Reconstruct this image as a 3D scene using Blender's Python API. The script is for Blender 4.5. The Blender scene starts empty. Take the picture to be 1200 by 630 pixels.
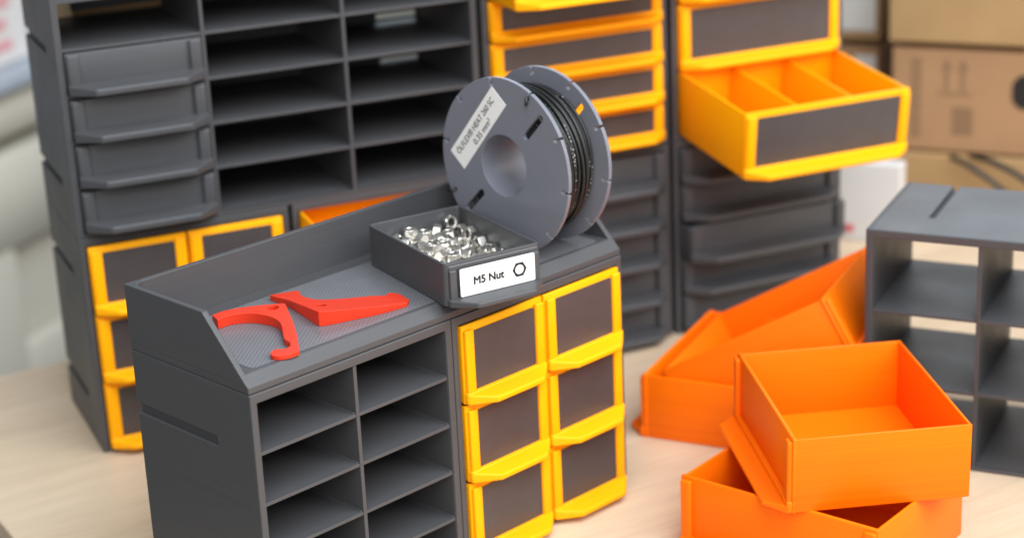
import bpy, bmesh, math, random
from mathutils import Vector, Matrix, Euler
random.seed(11)
sc = bpy.context.scene
COL = sc.collection

# ------------------------------------------------------------------ camera
cam_d = bpy.data.cameras.new("camera")
cam = bpy.data.objects.new("camera", cam_d)
COL.objects.link(cam)
cam.location = (-0.4214, -0.5899, 0.4148)
cam.rotation_euler = (1.2385, 0.0447, -0.7837)
cam_d.sensor_width = 36.0
cam_d.lens = 68.5
cam_d.clip_start = 0.02
cam_d.clip_end = 60.0
cam_d.dof.use_dof = True
cam_d.dof.focus_distance = 0.82
cam_d.dof.aperture_fstop = 6.6
sc.camera = cam

# ------------------------------------------------------------------ world, lamps, exposure
world = bpy.data.worlds.new("World")
sc.world = world
world.use_nodes = True
bg = world.node_tree.nodes["Background"]
bg.inputs[0].default_value = (0.86, 0.93, 1.0, 1)
bg.inputs[1].default_value = 0.30

def area(name, loc, target, sx, sy, power, col):
    d = bpy.data.lights.new(name, 'AREA')
    d.shape = 'RECTANGLE'
    d.size, d.size_y = sx, sy
    d.energy = power
    d.color = col
    o = bpy.data.objects.new(name, d)
    COL.objects.link(o)
    o.location = loc
    o.rotation_euler = (Vector(target) - Vector(loc)).to_track_quat('-Z', 'Y').to_euler()
    return o

area("ceiling_lamp", (0.10, -0.85, 1.35), (0.2, 0.05, 0.0), 1.8, 1.5, 54.0, (0.88, 0.95, 1.0))
area("front_fill_lamp", (1.0, -1.45, 0.85), (0.25, 0.0, 0.1), 1.1, 1.0, 14.0, (1.0, 0.86, 0.77))  # added unseen warm fill from the front right, brightens the fronts
area("side_fill_lamp", (-1.15, -1.05, 0.85), (0.15, 0.0, 0.1), 1.2, 1.0, 14.5, (1.0, 0.95, 0.89))  # added unseen fill from the left for the left-facing sides
area("rear_sheen_lamp", (1.75, 1.15, 1.0), (0.3, 0.0, 0.1), 1.6, 1.0, 14.0, (0.78, 0.90, 1.0))  # added unseen lamp behind, puts a cool sheen on the tops

sc.view_settings.view_transform = 'Standard'
sc.view_settings.look = 'None'
sc.view_settings.exposure = 0.0
sc.view_settings.gamma = 1.0

# ------------------------------------------------------------------ materials
def new_mat(name):
    m = bpy.data.materials.new(name)
    m.use_nodes = True
    nt = m.node_tree
    b = nt.nodes["Principled BSDF"]
    return m, nt, b

def plastic(name, col, rough=0.42, amp=0.10, bump=0.12, scale=(14, 14, 1300), spec=0.5, thin=0.0):
    """3D printed plastic: irregular streaks along the printed layers."""
    m, nt, b = new_mat(name)
    tc = nt.nodes.new("ShaderNodeTexCoord")
    mp = nt.nodes.new("ShaderNodeMapping")
    mp.inputs["Scale"].default_value = scale
    nz = nt.nodes.new("ShaderNodeTexNoise")
    nz.inputs["Scale"].default_value = 1.0
    nz.inputs["Detail"].default_value = 3.0
    nt.links.new(tc.outputs["Object"], mp.inputs[0])
    nt.links.new(mp.outputs[0], nz.inputs["Vector"])
    rp = nt.nodes.new("ShaderNodeValToRGB")
    rp.color_ramp.elements[0].position = 0.3
    rp.color_ramp.elements[1].position = 0.7
    lo = [max(0, c * (1 - amp)) for c in col]
    hi = [min(1, c * (1 + amp)) for c in col]
    rp.color_ramp.elements[0].color = (*lo, 1)
    rp.color_ramp.elements[1].color = (*hi, 1)
    nt.links.new(nz.outputs[0], rp.inputs[0])
    nt.links.new(rp.outputs[0], b.inputs["Base Color"])
    mr = nt.nodes.new("ShaderNodeMapRange")
    mr.inputs["To Min"].default_value = rough - 0.03
    mr.inputs["To Max"].default_value = rough + 0.04
    nt.links.new(nz.outputs[0], mr.inputs[0])
    n2 = nt.nodes.new("ShaderNodeTexNoise")
    n2.inputs["Scale"].default_value = 38.0
    n2.inputs["Detail"].default_value = 4.0
    nt.links.new(tc.outputs["Object"], n2.inputs["Vector"])
    m2 = nt.nodes.new("ShaderNodeMapRange")
    m2.inputs["From Min"].default_value = 0.3
    m2.inputs["From Max"].default_value = 0.7
    m2.inputs["To Min"].default_value = -0.025
    m2.inputs["To Max"].default_value = 0.045
    nt.links.new(n2.outputs[0], m2.inputs[0])
    ad = nt.nodes.new("ShaderNodeMath")
    ad.operation = 'ADD'
    nt.links.new(mr.outputs[0], ad.inputs[0])
    nt.links.new(m2.outputs[0], ad.inputs[1])
    nt.links.new(ad.outputs[0], b.inputs["Roughness"])
    bp = nt.nodes.new("ShaderNodeBump")
    bp.inputs["Strength"].default_value = bump
    bp.inputs["Distance"].default_value = 0.0004
    nt.links.new(nz.outputs[0], bp.inputs["Height"])
    nt.links.new(bp.outputs[0], b.inputs["Normal"])
    b.inputs["Specular IOR Level"].default_value = spec
    if thin:      # thin printed walls let some light through
        tr = nt.nodes.new("ShaderNodeBsdfTranslucent")
        nt.links.new(rp.outputs[0], tr.inputs[0])
        mx = nt.nodes.new("ShaderNodeMixShader")
        mx.inputs[0].default_value = thin
        nt.links.new(b.outputs[0], mx.inputs[1])
        nt.links.new(tr.outputs[0], mx.inputs[2])
        nt.links.new(mx.outputs[0], nt.nodes["Material Output"].inputs["Surface"])
    return m

def flat(name, col, rough=0.5, metal=0.0, spec=0.5):
    m, nt, b = new_mat(name)
    b.inputs["Base Color"].default_value = (*col, 1)
    b.inputs["Roughness"].default_value = rough
    b.inputs["Metallic"].default_value = metal
    b.inputs["Specular IOR Level"].default_value = spec
    return m

def mottled(name, c0, c1, scale, rough=0.6, detail=6.0, bump=0.0, stretch=(1, 1, 1)):
    m, nt, b = new_mat(name)
    tc = nt.nodes.new("ShaderNodeTexCoord")
    mp = nt.nodes.new("ShaderNodeMapping")
    mp.inputs["Scale"].default_value = stretch
    nz = nt.nodes.new("ShaderNodeTexNoise")
    nz.inputs["Scale"].default_value = scale
    nz.inputs["Detail"].default_value = detail
    nz.inputs["Roughness"].default_value = 0.6
    rp = nt.nodes.new("ShaderNodeValToRGB")
    rp.color_ramp.elements[0].position = 0.3
    rp.color_ramp.elements[1].position = 0.7
    rp.color_ramp.elements[0].color = (*c0, 1)
    rp.color_ramp.elements[1].color = (*c1, 1)
    nt.links.new(tc.outputs["Object"], mp.inputs[0])
    nt.links.new(mp.outputs[0], nz.inputs["Vector"])
    nt.links.new(nz.outputs[0], rp.inputs[0])
    nt.links.new(rp.outputs[0], b.inputs["Base Color"])
    b.inputs["Roughness"].default_value = rough
    if bump:
        bp = nt.nodes.new("ShaderNodeBump")
        bp.inputs["Strength"].default_value = bump
        bp.inputs["Distance"].default_value = 0.0005
        nt.links.new(nz.outputs[0], bp.inputs["Height"])
        nt.links.new(bp.outputs[0], b.inputs["Normal"])
    return m

M = {}
M['grey'] = plastic("grey_plastic", (0.0595, 0.0595, 0.0635), 0.46, 0.07, 0.06)
M['greyb'] = plastic("grey_plastic_drawer", (0.059, 0.060, 0.065), 0.43, 0.05, 0.06)
M['yellow'] = plastic("yellow_plastic", (1.0, 0.40, 0.0006), 0.45, 0.04, 0.08, spec=0.2)
M['orange'] = plastic("orange_plastic", (1.0, 0.165, 0.0006), 0.44, 0.10, 0.16, (5, 5, 2000), spec=0.2)
M['red'] = plastic("red_plastic", (0.64, 0.034, 0.010), 0.42, 0.05, 0.08, spec=0.3)
M['spool'] = plastic("spool_plastic", (0.165, 0.171, 0.205), 0.36, 0.03, 0.03, (60, 60, 60))
M['card'] = mottled("dark_card", (0.058, 0.049, 0.050), (0.068, 0.057, 0.058), 90, 0.36)
M['paper'] = flat("label_paper", (0.80, 0.80, 0.78), 0.45)
M['ink'] = flat("label_ink", (0.012, 0.010, 0.011), 0.5)
M['steel'] = mottled("nut_steel", (0.68, 0.655, 0.61), (0.82, 0.79, 0.74), 300, 0.33)
M['steel'].node_tree.nodes["Principled BSDF"].inputs["Metallic"].default_value = 1.0
M['cream'] = mottled("cream_paint", (0.52, 0.49, 0.41), (0.56, 0.53, 0.45), 5, 0.45)
M['gap_shade'] = flat('cupboard_gap_shade', (0.26, 0.245, 0.205), 0.6)  # carcass darker than the doors: shade of the gaps painted into its colour
M['worktop'] = mottled("blue_grey_laminate", (0.28, 0.32, 0.37), (0.34, 0.38, 0.43), 30, 0.5)
M['kraft'] = mottled("brown_cardboard", (0.33, 0.20, 0.085), (0.38, 0.235, 0.105), 25, 0.75, bump=0.1)
M['kraft2'] = mottled("pink_brown_cardboard", (0.33, 0.185, 0.092), (0.37, 0.21, 0.105), 25, 0.75, bump=0.1)
M['tape'] = flat("parcel_tape", (0.30, 0.18, 0.09), 0.3)
M['print'] = flat("carton_print", (0.225, 0.13, 0.068), 0.7)
M['white'] = mottled("white_card", (0.62, 0.60, 0.59), (0.66, 0.64, 0.62), 20, 0.55)
M['pink'] = flat("pink_print", (0.62, 0.30, 0.31), 0.6)
M['redink'] = flat("red_print", (0.60, 0.10, 0.12), 0.6)
M['black'] = flat("black_rubber", (0.012, 0.012, 0.013), 0.4)
M['floor'] = mottled("dark_floor", (0.10, 0.10, 0.10), (0.13, 0.13, 0.125), 9, 0.6)
M['wallpaint'] = mottled("pale_wall_paint", (0.50, 0.49, 0.46), (0.54, 0.53, 0.50), 4, 0.7)

def tray_floor_mat():
    m, nt, b = new_mat("tray_floor_plastic")
    tc = nt.nodes.new("ShaderNodeTexCoord")
    mp = nt.nodes.new("ShaderNodeMapping")
    mp.inputs["Rotation"].default_value = (0, 0, math.radians(52))
    wv = nt.nodes.new("ShaderNodeTexWave")
    wv.inputs["Scale"].default_value = 190
    wv.inputs["Distortion"].default_value = 0.6
    wv.inputs["Detail"].default_value = 2
    wv.inputs["Detail Scale"].default_value = 0.6
    nz = nt.nodes.new("ShaderNodeTexNoise")
    nz.inputs["Scale"].default_value = 60
    nt.links.new(tc.outputs["Object"], mp.inputs[0])
    nt.links.new(mp.outputs[0], wv.inputs["Vector"])
    nt.links.new(tc.outputs["Object"], nz.inputs["Vector"])
    ad = nt.nodes.new("ShaderNodeMath")
    ad.operation = 'ADD'
    nt.links.new(wv.outputs["Fac"], ad.inputs[0])
    nt.links.new(nz.outputs[0], ad.inputs[1])
    rp = nt.nodes.new("ShaderNodeValToRGB")
    rp.color_ramp.elements[0].position = 0.2
    rp.color_ramp.elements[1].position = 1.0
    rp.color_ramp.elements[0].color = (0.108, 0.108, 0.118, 1)
    rp.color_ramp.elements[1].color = (0.150, 0.150, 0.165, 1)
    mu = nt.nodes.new("ShaderNodeMath")
    mu.operation = 'MULTIPLY'
    mu.inputs[1].default_value = 0.55
    nt.links.new(ad.outputs[0], mu.inputs[0])
    nt.links.new(mu.outputs[0], rp.inputs[0])
    nt.links.new(rp.outputs[0], b.inputs["Base Color"])
    b.inputs["Roughness"].default_value = 0.4
    bp = nt.nodes.new("ShaderNodeBump")
    bp.inputs["Strength"].default_value = 0.2
    bp.inputs["Distance"].default_value = 0.0002
    nt.links.new(wv.outputs["Fac"], bp.inputs["Height"])
    nt.links.new(bp.outputs[0], b.inputs["Normal"])
    return m
M['trayfloor'] = tray_floor_mat()

def wood_mat():
    m, nt, b = new_mat("pale_beech")
    tc = nt.nodes.new("ShaderNodeTexCoord")
    mp = nt.nodes.new("ShaderNodeMapping")
    mp.inputs["Scale"].default_value = (5.0, 85.0, 5.0)
    n1 = nt.nodes.new("ShaderNodeTexNoise")
    n1.inputs["Scale"].default_value = 1.0
    n1.inputs["Detail"].default_value = 5
    n1.inputs["Distortion"].default_value = 0.6
    mp2 = nt.nodes.new("ShaderNodeMapping")
    mp2.inputs["Scale"].default_value = (30.0, 520.0, 30.0)
    n2 = nt.nodes.new("ShaderNodeTexNoise")
    n2.inputs["Scale"].default_value = 1.0
    n2.inputs["Detail"].default_value = 3
    mp3 = nt.nodes.new("ShaderNodeMapping")
    mp3.inputs["Scale"].default_value = (1.5, 9.0, 1.0)
    n3 = nt.nodes.new("ShaderNodeTexNoise")
    n3.inputs["Scale"].default_value = 1.0
    for mm, nn in ((mp, n1), (mp2, n2), (mp3, n3)):
        nt.links.new(tc.outputs["Object"], mm.inputs[0])
        nt.links.new(mm.outputs[0], nn.inputs["Vector"])
    rp = nt.nodes.new("ShaderNodeValToRGB")
    rp.color_ramp.elements[0].position = 0.30
    rp.color_ramp.elements[1].position = 0.68
    rp.color_ramp.elements[0].color = (0.49, 0.36, 0.235, 1)
    rp.color_ramp.elements[1].color = (0.71, 0.57, 0.415, 1)
    mix = nt.nodes.new("ShaderNodeMix")
    mix.data_type = 'FLOAT'
    mix.inputs[0].default_value = 0.45
    nt.links.new(n1.outputs[0], mix.inputs[2])
    nt.links.new(n2.outputs[0], mix.inputs[3])
    mix2 = nt.nodes.new("ShaderNodeMix")
    mix2.data_type = 'FLOAT'
    mix2.inputs[0].default_value = 0.35
    nt.links.new(mix.outputs[0], mix2.inputs[2])
    nt.links.new(n3.outputs[0], mix2.inputs[3])
    nt.links.new(mix2.outputs[0], rp.inputs[0])
    nt.links.new(rp.outputs[0], b.inputs["Base Color"])
    b.inputs["Roughness"].default_value = 0.42
    return m
M['wood'] = wood_mat()

def wire_mat():
    """black insulation with a broken white print line; U runs along the wire in metres, V around it."""
    m, nt, b = new_mat("wire_insulation")
    uv = nt.nodes.new("ShaderNodeUVMap")
    sp = nt.nodes.new("ShaderNodeSeparateXYZ")
    nt.links.new(uv.outputs[0], sp.inputs[0])
    cb = nt.nodes.new("ShaderNodeCombineXYZ")
    s = nt.nodes.new("ShaderNodeMath"); s.operation = 'MULTIPLY'; s.inputs[1].default_value = 1100
    nt.links.new(sp.outputs[0], s.inputs[0])
    nt.links.new(s.outputs[0], cb.inputs[0])
    nz = nt.nodes.new("ShaderNodeTexNoise")
    nz.inputs["Scale"].default_value = 1.0
    nz.inputs["Detail"].default_value = 1.0
    nt.links.new(cb.outputs[0], nz.inputs["Vector"])
    g = nt.nodes.new("ShaderNodeMath"); g.operation = 'GREATER_THAN'; g.inputs[1].default_value = 0.58
    nt.links.new(nz.outputs[0], g.inputs[0])
    # long-range gate, so that only some stretches carry print
    cb2 = nt.nodes.new("ShaderNodeCombineXYZ")
    s2 = nt.nodes.new("ShaderNodeMath"); s2.operation = 'MULTIPLY'; s2.inputs[1].default_value = 26
    nt.links.new(sp.outputs[0], s2.inputs[0])
    nt.links.new(s2.outputs[0], cb2.inputs[1])
    nz2 = nt.nodes.new("ShaderNodeTexNoise")
    nz2.inputs["Scale"].default_value = 1.0
    nt.links.new(cb2.outputs[0], nz2.inputs["Vector"])
    g2 = nt.nodes.new("ShaderNodeMath"); g2.operation = 'GREATER_THAN'; g2.inputs[1].default_value = 0.55
    nt.links.new(nz2.outputs[0], g2.inputs[0])
    a = nt.nodes.new("ShaderNodeMath"); a.operation = 'SUBTRACT'; a.inputs[1].default_value = 0.5
    nt.links.new(sp.outputs[1], a.inputs[0])
    ab = nt.nodes.new("ShaderNodeMath"); ab.operation = 'ABSOLUTE'
    nt.links.new(a.outputs[0], ab.inputs[0])
    lt = nt.nodes.new("ShaderNodeMath"); lt.operation = 'LESS_THAN'; lt.inputs[1].default_value = 0.085
    nt.links.new(ab.outputs[0], lt.inputs[0])
    m1 = nt.nodes.new("ShaderNodeMath"); m1.operation = 'MULTIPLY'
    m2 = nt.nodes.new("ShaderNodeMath"); m2.operation = 'MULTIPLY'
    nt.links.new(g.outputs[0], m1.inputs[0]); nt.links.new(g2.outputs[0], m1.inputs[1])
    nt.links.new(m1.outputs[0], m2.inputs[0]); nt.links.new(lt.outputs[0], m2.inputs[1])
    mx = nt.nodes.new("ShaderNodeMix"); mx.data_type = 'RGBA'
    mx.inputs[6].default_value = (0.011, 0.011, 0.011, 1)
    mx.inputs[7].default_value = (0.40, 0.42, 0.40, 1)
    nt.links.new(m2.outputs[0], mx.inputs[0])
    nt.links.new(mx.outputs[2], b.inputs["Base Color"])
    b.inputs["Roughness"].default_value = 0.42
    return m
M['wire'] = wire_mat()

# ------------------------------------------------------------------ mesh helpers
def bbox(bm, x0, x1, y0, y1, z0, z1, bev=0.0, seg=2):
    """a box, its edges rounded by bev"""
    r = bmesh.ops.create_cube(bm, size=1.0)
    vs = r['verts']
    for v in vs:
        v.co = Vector(((x0 + x1) / 2 + v.co.x * (x1 - x0), (y0 + y1) / 2 + v.co.y * (y1 - y0), (z0 + z1) / 2 + v.co.z * (z1 - z0)))
    if bev:
        es = list({e for v in vs for e in v.link_edges})
        bmesh.ops.bevel(bm, geom=es, offset=min(bev, 0.45 * min(x1 - x0, y1 - y0, z1 - z0)), segments=seg, profile=0.5, affect='EDGES')

def prism(bm, outer, holes, z0, z1, mat=None):
    """a plate of any outline, with holes, between z0 and z1; mat places it"""
    mat = mat or Matrix.Identity(4)
    loops = [outer] + list(holes)
    tops, bots = [], []
    et, eb = [], []
    for lp in loops:
        t = [bm.verts.new(mat @ Vector((p[0], p[1], z1))) for p in lp]
        b_ = [bm.verts.new(mat @ Vector((p[0], p[1], z0))) for p in lp]
        n = len(lp)
        for i in range(n):
            j = (i + 1) % n
            et.append(bm.edges.new((t[i], t[j])))
            eb.append(bm.edges.new((b_[i], b_[j])))
            bm.faces.new((t[i], t[j], b_[j], b_[i]))
    bmesh.ops.triangle_fill(bm, use_beauty=True, use_dissolve=True, edges=et)
    bmesh.ops.triangle_fill(bm, use_beauty=True, use_dissolve=True, edges=eb)
    bmesh.ops.recalc_face_normals(bm, faces=bm.faces[:])

def build(name, bm, mat, parent=None, smooth=False, bev=0.0, seg=2, angle=35):
    me = bpy.data.meshes.new(name)
    bm.normal_update()
    bm.to_mesh(me)
    bm.free()
    me.materials.append(mat)
    o = bpy.data.objects.new(name, me)
    COL.objects.link(o)
    if parent is not None:
        o.parent = parent
    if smooth:
        me.shade_smooth()
        me.set_sharp_from_angle(angle=math.radians(smooth if smooth > 1 else 40))
    if bev:
        b = o.modifiers.new("rounded_edges", 'BEVEL')
        b.width = bev
        b.segments = seg
        b.limit_method = 'ANGLE'
        b.angle_limit = math.radians(angle)
        b.harden_normals = False
    return o

def thing(name, label, cat, loc=(0, 0, 0), rot=(0, 0, 0), group=None):
    o = bpy.data.objects.new(name, None)
    o.empty_display_size = 0.01
    COL.objects.link(o)
    o.location = loc
    o.rotation_euler = rot
    o['label'] = label
    o['category'] = cat
    if group:
        o['group'] = group
    return o

def tag(o, label, cat, group=None):
    o['label'] = label
    o['category'] = cat
    if group:
        o['group'] = group
    return o

def arc(cx, cy, r, a0, a1, n):
    return [(cx + r * math.cos(math.radians(a0 + (a1 - a0) * i / n)), cy + r * math.sin(math.radians(a0 + (a1 - a0) * i / n))) for i in range(n + 1)]

def round_rect(x0, x1, y0, y1, r, n=5):
    return arc(x1 - r, y1 - r, r, 0, 90, n) + arc(x0 + r, y1 - r, r, 90, 180, n) + arc(x0 + r, y0 + r, r, 180, 270, n) + arc(x1 - r, y0 + r, r, 270, 360, n)

def tube(bm, pts, r, sides=8, uvl=None, closed=False):
    """a tube along pts (parallel transport)"""
    pts = [Vector(p) for p in pts]
    n = len(pts)
    rings = []
    t0 = (pts[1] - pts[0]).normalized()
    nv = t0.orthogonal().normalized()
    L = 0.0
    lens = []
    for i in range(n):
        t = (pts[min(i + 1, n - 1)] - pts[max(i - 1, 0)]).normalized()
        nv = (nv - t * nv.dot(t)).normalized()
        bv = t.cross(nv)
        if i:
            L += (pts[i] - pts[i - 1]).length
        lens.append(L)
        rings.append([bm.verts.new(pts[i] + r * (math.cos(2 * math.pi * k / sides) * nv + math.sin(2 * math.pi * k / sides) * bv)) for k in range(sides)])
    for i in range(n - 1):
        for k in range(sides):
            f = bm.faces.new((rings[i][k], rings[i][(k + 1) % sides], rings[i + 1][(k + 1) % sides], rings[i + 1][k]))
            f.smooth = True
    bm.faces.new(rings[0][::-1])
    bm.faces.new(rings[-1])

def text_mesh(name, body, size, mat4, mat, parent, depth=0.00008, squeeze=1.0, bold=0.0, width=0.0):
    cu = bpy.data.curves.new(name, 'FONT')
    cu.body = body
    cu.size = size
    cu.extrude = depth
    cu.align_x = 'CENTER'
    cu.align_y = 'CENTER'
    tmp = bpy.data.objects.new(name + "_curve", cu)
    COL.objects.link(tmp)
    dg = bpy.context.evaluated_depsgraph_get()
    me = bpy.data.meshes.new_from_object(tmp.evaluated_get(dg))
    bpy.data.objects.remove(tmp)
    bpy.data.curves.remove(cu)
    if width:
        xs = [v.co.x for v in me.vertices]
        squeeze = width / (max(xs) - min(xs))
    me.transform(Matrix.Diagonal((squeeze, 1, 1, 1)))
    if bold:      # heavier strokes: the same outlines printed again a hair to the side
        b3 = bmesh.new()
        for k, (ox, oy) in enumerate(((0, 0), (bold, 0), (-bold, 0), (0, bold), (0, -bold))):
            m3 = me.copy()
            m3.transform(Matrix.Translation((ox, oy, 0.000004 * k)))
            b3.from_mesh(m3)
            bpy.data.meshes.remove(m3)
        b3.to_mesh(me)
        b3.free()
    me.transform(mat4)
    me.materials.clear()
    me.materials.append(mat)
    o = bpy.data.objects.new(name, me)
    COL.objects.link(o)
    o.parent = parent
    return o

def frame4(o, ex, ey):
    ex = Vector(ex).normalized()
    ey = Vector(ey)
    ey = (ey - ex * ey.dot(ex)).normalized()
    ez = ex.cross(ey)
    m = Matrix((ex, ey, ez)).transposed().to_4x4()
    m.translation = Vector(o)
    return m

# ------------------------------------------------------------------ modular drawers and casings
def drawer_body_bm(w, h, d, rw=0.0066, t=0.0013, dividers=0, rail_gap=0.0019):
    bm = bmesh.new()
    e = 0.0003
    hb = h - 0.0006
    bbox(bm, 0.0005, 0.0005 + t, 0.0012, d, 0.0002, hb, e)                  # side walls
    bbox(bm, w - 0.0005 - t, w - 0.0005, 0.0012, d, 0.0002, hb, e)
    bbox(bm, 0.0009, w - 0.0009, d - t, d - 0.0001, 0.0002, hb - 0.00005, e)   # back
    bbox(bm, 0.0008, w - 0.0008, 0.0010, d - 0.0004, 0.0001, 0.0014, 0)     # floor
    bbox(bm, 0, w, 0, 0.0019, 0, h, 0.0005, 2)                              # front plate
    for k in range(dividers):
        x = w * (k + 1) / (dividers + 1)
        bbox(bm, x - 0.0006, x + 0.0006, 0.0012, d - 0.0008, 0.0006, h - 0.0016, e)
    rz = h - rail_gap
    bbox(bm, 0.0006, rw, -0.0021, 0.0004, 0.002, rz, 0.0009, 3)             # card rails
    bbox(bm, w - rw, w - 0.0006, -0.0021, 0.0004, 0.002, rz, 0.0009, 3)
    bbox(bm, 0.00003, w - 0.00003, -0.0025, 0.0005, 0.0001, 0.0058, 0.0009, 3)   # bottom ledge
    return bm

def handle_bm(w, p=0.0108, c=0.0105, hb=0.0050, ht=0.0026):
    """the pull lip: a chamfered shelf along the bottom, thinner towards its tip"""
    bm = bmesh.new()
    pts = [(0.0002, 0.0004), (w - 0.0002, 0.0004), (w - 0.0002, -0.0022), (w - c, -p), (c, -p), (0.0002, -0.0022)]
    top = [hb, hb, hb, ht + 0.0010, ht + 0.0010, hb]
    bot = [0.0, 0.0, 0.0, 0.0008, 0.0008, 0.0]
    tv = [bm.verts.new((x, y, z)) for (x, y), z in zip(pts, top)]
    bv = [bm.verts.new((x, y, z)) for (x, y), z in zip(pts, bot)]
    bm.faces.new((tv[0], tv[1], tv[2], tv[5]))
    bm.faces.new((tv[2], tv[3], tv[4], tv[5]))
    bm.faces.new((bv[5], bv[2], bv[1], bv[0]))
    bm.faces.new((bv[5], bv[4], bv[3], bv[2]))
    for i in range(6):
        j = (i + 1) % 6
        bm.faces.new((tv[j], tv[i], bv[i], bv[j]))
    bmesh.ops.recalc_face_normals(bm, faces=bm.faces[:])
    return bm

def card_bm(w, h, rw=0.0066, z0=0.0056):
    bm = bmesh.new()
    R = Matrix(((1, 0, 0, 0), (0, 0, 1, 0), (0, 1, 0, 0), (0, 0, 0, 1)))   # (x, y, z) -> (x, z, y)
    r = 0.0011
    x0, x1, z1 = rw + 0.0001, w - rw - 0.0001, h - 0.0033
    prism(bm, round_rect(x0, x1, z0, z1, r, 4), [], -0.0007, -0.0001, R)
    return bm

_cache = {}
def make_drawer(parent, x, y, z, w, h, d, mat, card=None, dividers=0, tilt=0.0, rw=0.0066, label=None):
    key = (round(w, 5), round(h, 5), round(d, 5), mat.name, card is not None, dividers, rw)
    if key not in _cache:
        o = build('drawer', drawer_body_bm(w, h, d, rw, dividers=dividers, rail_gap=0.0019 if card is not None else 0.0005), mat, smooth=50)
        hd = build('handle', handle_bm(w) if card is not None else handle_bm(w, 0.0128, 0.0115, 0.0056, 0.0034), mat, o, bev=0.0009, seg=3, angle=20)
        kids = [hd]
        if card is not None:
            kids.append(build('label_card', card_bm(w, h, rw), card, o))
        _cache[key] = (o, kids)
        new = o
    else:
        src, skids = _cache[key]
        new = src.copy()
        COL.objects.link(new)
        for k in skids:
            c = k.copy()
            COL.objects.link(c)
            c.parent = new
    new.parent = parent
    new.location = (x, y, z)
    new.rotation_euler = (tilt, 0, 0)
    if label:
        new['label'] = label
    return new

DEP = 0.0817
def side_profile(H):
    """outline (depth, height) of the outer skin of a side wall with its two clip grooves open to the back"""
    D = DEP
    g = [(0.0908, 0.0952), (0.0215, 0.0259)]
    pts = [(0, 0), (D, 0)]
    for a, b in sorted(g):
        pts += [(D, a), (0.0247, a), (0.0247, b), (D, b)]
    pts += [(D, H), (0, H)]
    return pts

def casing_bm(W, H, wt=0.0036, back=True, cuts=()):
    """outer shell: two grooved sides, top, bottom, back"""
    bm = bmesh.new()
    D = DEP
    YZ = lambda x: Matrix(((0, 0, 1, x), (1, 0, 0, 0), (0, 1, 0, 0), (0, 0, 0, 1)))   # (depth, height, t) -> (x + t, depth, height)
    prism(bm, side_profile(H), [], 0.0, 0.0020, YZ(0.0))
    prism(bm, side_profile(H), [], W - 0.0020, W, YZ(0.0))
    bbox(bm, 0.0018, wt, 0.0001, D - 0.0002, 0.0002, H - 0.0002)
    bbox(bm, W - wt, W - 0.0018, 0.0001, D - 0.0002, 0.0002, H - 0.0002)
    # top with its own groove from the back
    XY = Matrix.Identity(4)
    gx = 0.0244
    out = [(0.0019, 0.00005), (W - 0.0019, 0.00005), (W - 0.0019, D - 0.0001), (gx + 0.0031, D - 0.0001), (gx + 0.0031, 0.0255), (gx, 0.0255), (gx, D - 0.0001), (0.0019, D - 0.0001)]
    prism(bm, out, [], H - 0.0028, H - 0.00005, XY)
    bbox(bm, 0.0019, W - 0.0019, 0.0001, D - 0.0002, H - 0.0042, H - 0.0026)
    bbox(bm, 0.0019, W - 0.0019, 0.00005, D - 0.0001, 0.00005, 0.0021)
    R = Matrix(((1, 0, 0, 0), (0, 0, 1, 0), (0, 1, 0, 0), (0, 0, 0, 1)))
    prism(bm, [(0.00005, 0.00005), (W - 0.00005, 0.00005), (W - 0.00005, H - 0.0001), (0.00005, H - 0.0001)],
          [[(wt - 0.0001, 0.0021), (W - wt + 0.0001, 0.0021), (W - wt + 0.0001, H - 0.0043), (wt - 0.0001, H - 0.0043)]], -0.0004, 0.0016, R)
    if back:
        R = Matrix(((1, 0, 0, 0), (0, 0, 1, 0), (0, 1, 0, 0), (0, 0, 0, 1)))
        prism(bm, [(0.002, 0.001), (W - 0.002, 0.001), (W - 0.002, H - 0.002), (0.002, H - 0.002)], cuts, D - 0.0022, D - 0.0004, R)
    return bm

def shelf_unit(root, W, H, cols, rows, back=True, cuts=(), wt=0.0036, skip=()):
    build('casing', casing_bm(W, H, wt, back, cuts), M['grey'], root, bev=0.0005, seg=2)
    dt = 0.0019
    z0, z1 = 0.0021, H - 0.0042
    xs = [wt] + [W * k / cols for k in range(1, cols)] + [W - wt]
    for k in range(1, cols):
        bm = bmesh.new()
        bbox(bm, xs[k] - dt / 2, xs[k] + dt / 2, 0.0002, DEP - 0.0023, z0 - 0.0005, z1 + 0.0005, 0.0002)
        build('divider', bm, M['grey'], root)
    st = 0.0015
    src = {}
    for c in range(cols):
        xa = xs[c] + (dt / 2 if c else 0) - 0.0003
        xb = xs[c + 1] - (dt / 2 if c + 1 < cols else 0) + 0.0003
        for r in range(1, rows):
            zz = z0 + (z1 - z0) * r / rows
            bm = bmesh.new()
            bbox(bm, xa, xb, 0.0005, DEP - 0.0021, zz - st / 2, zz + st / 2, 0.0002)
            bbox(bm, xb - 0.0010, xb + 0.0001, 0.0012, DEP - 0.0024, zz + st / 2 - 0.0004, zz + st / 2 + 0.0006, 0.0004, 1)
            build('shelf', bm, M['grey'], root)
    return z0, z1

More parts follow.
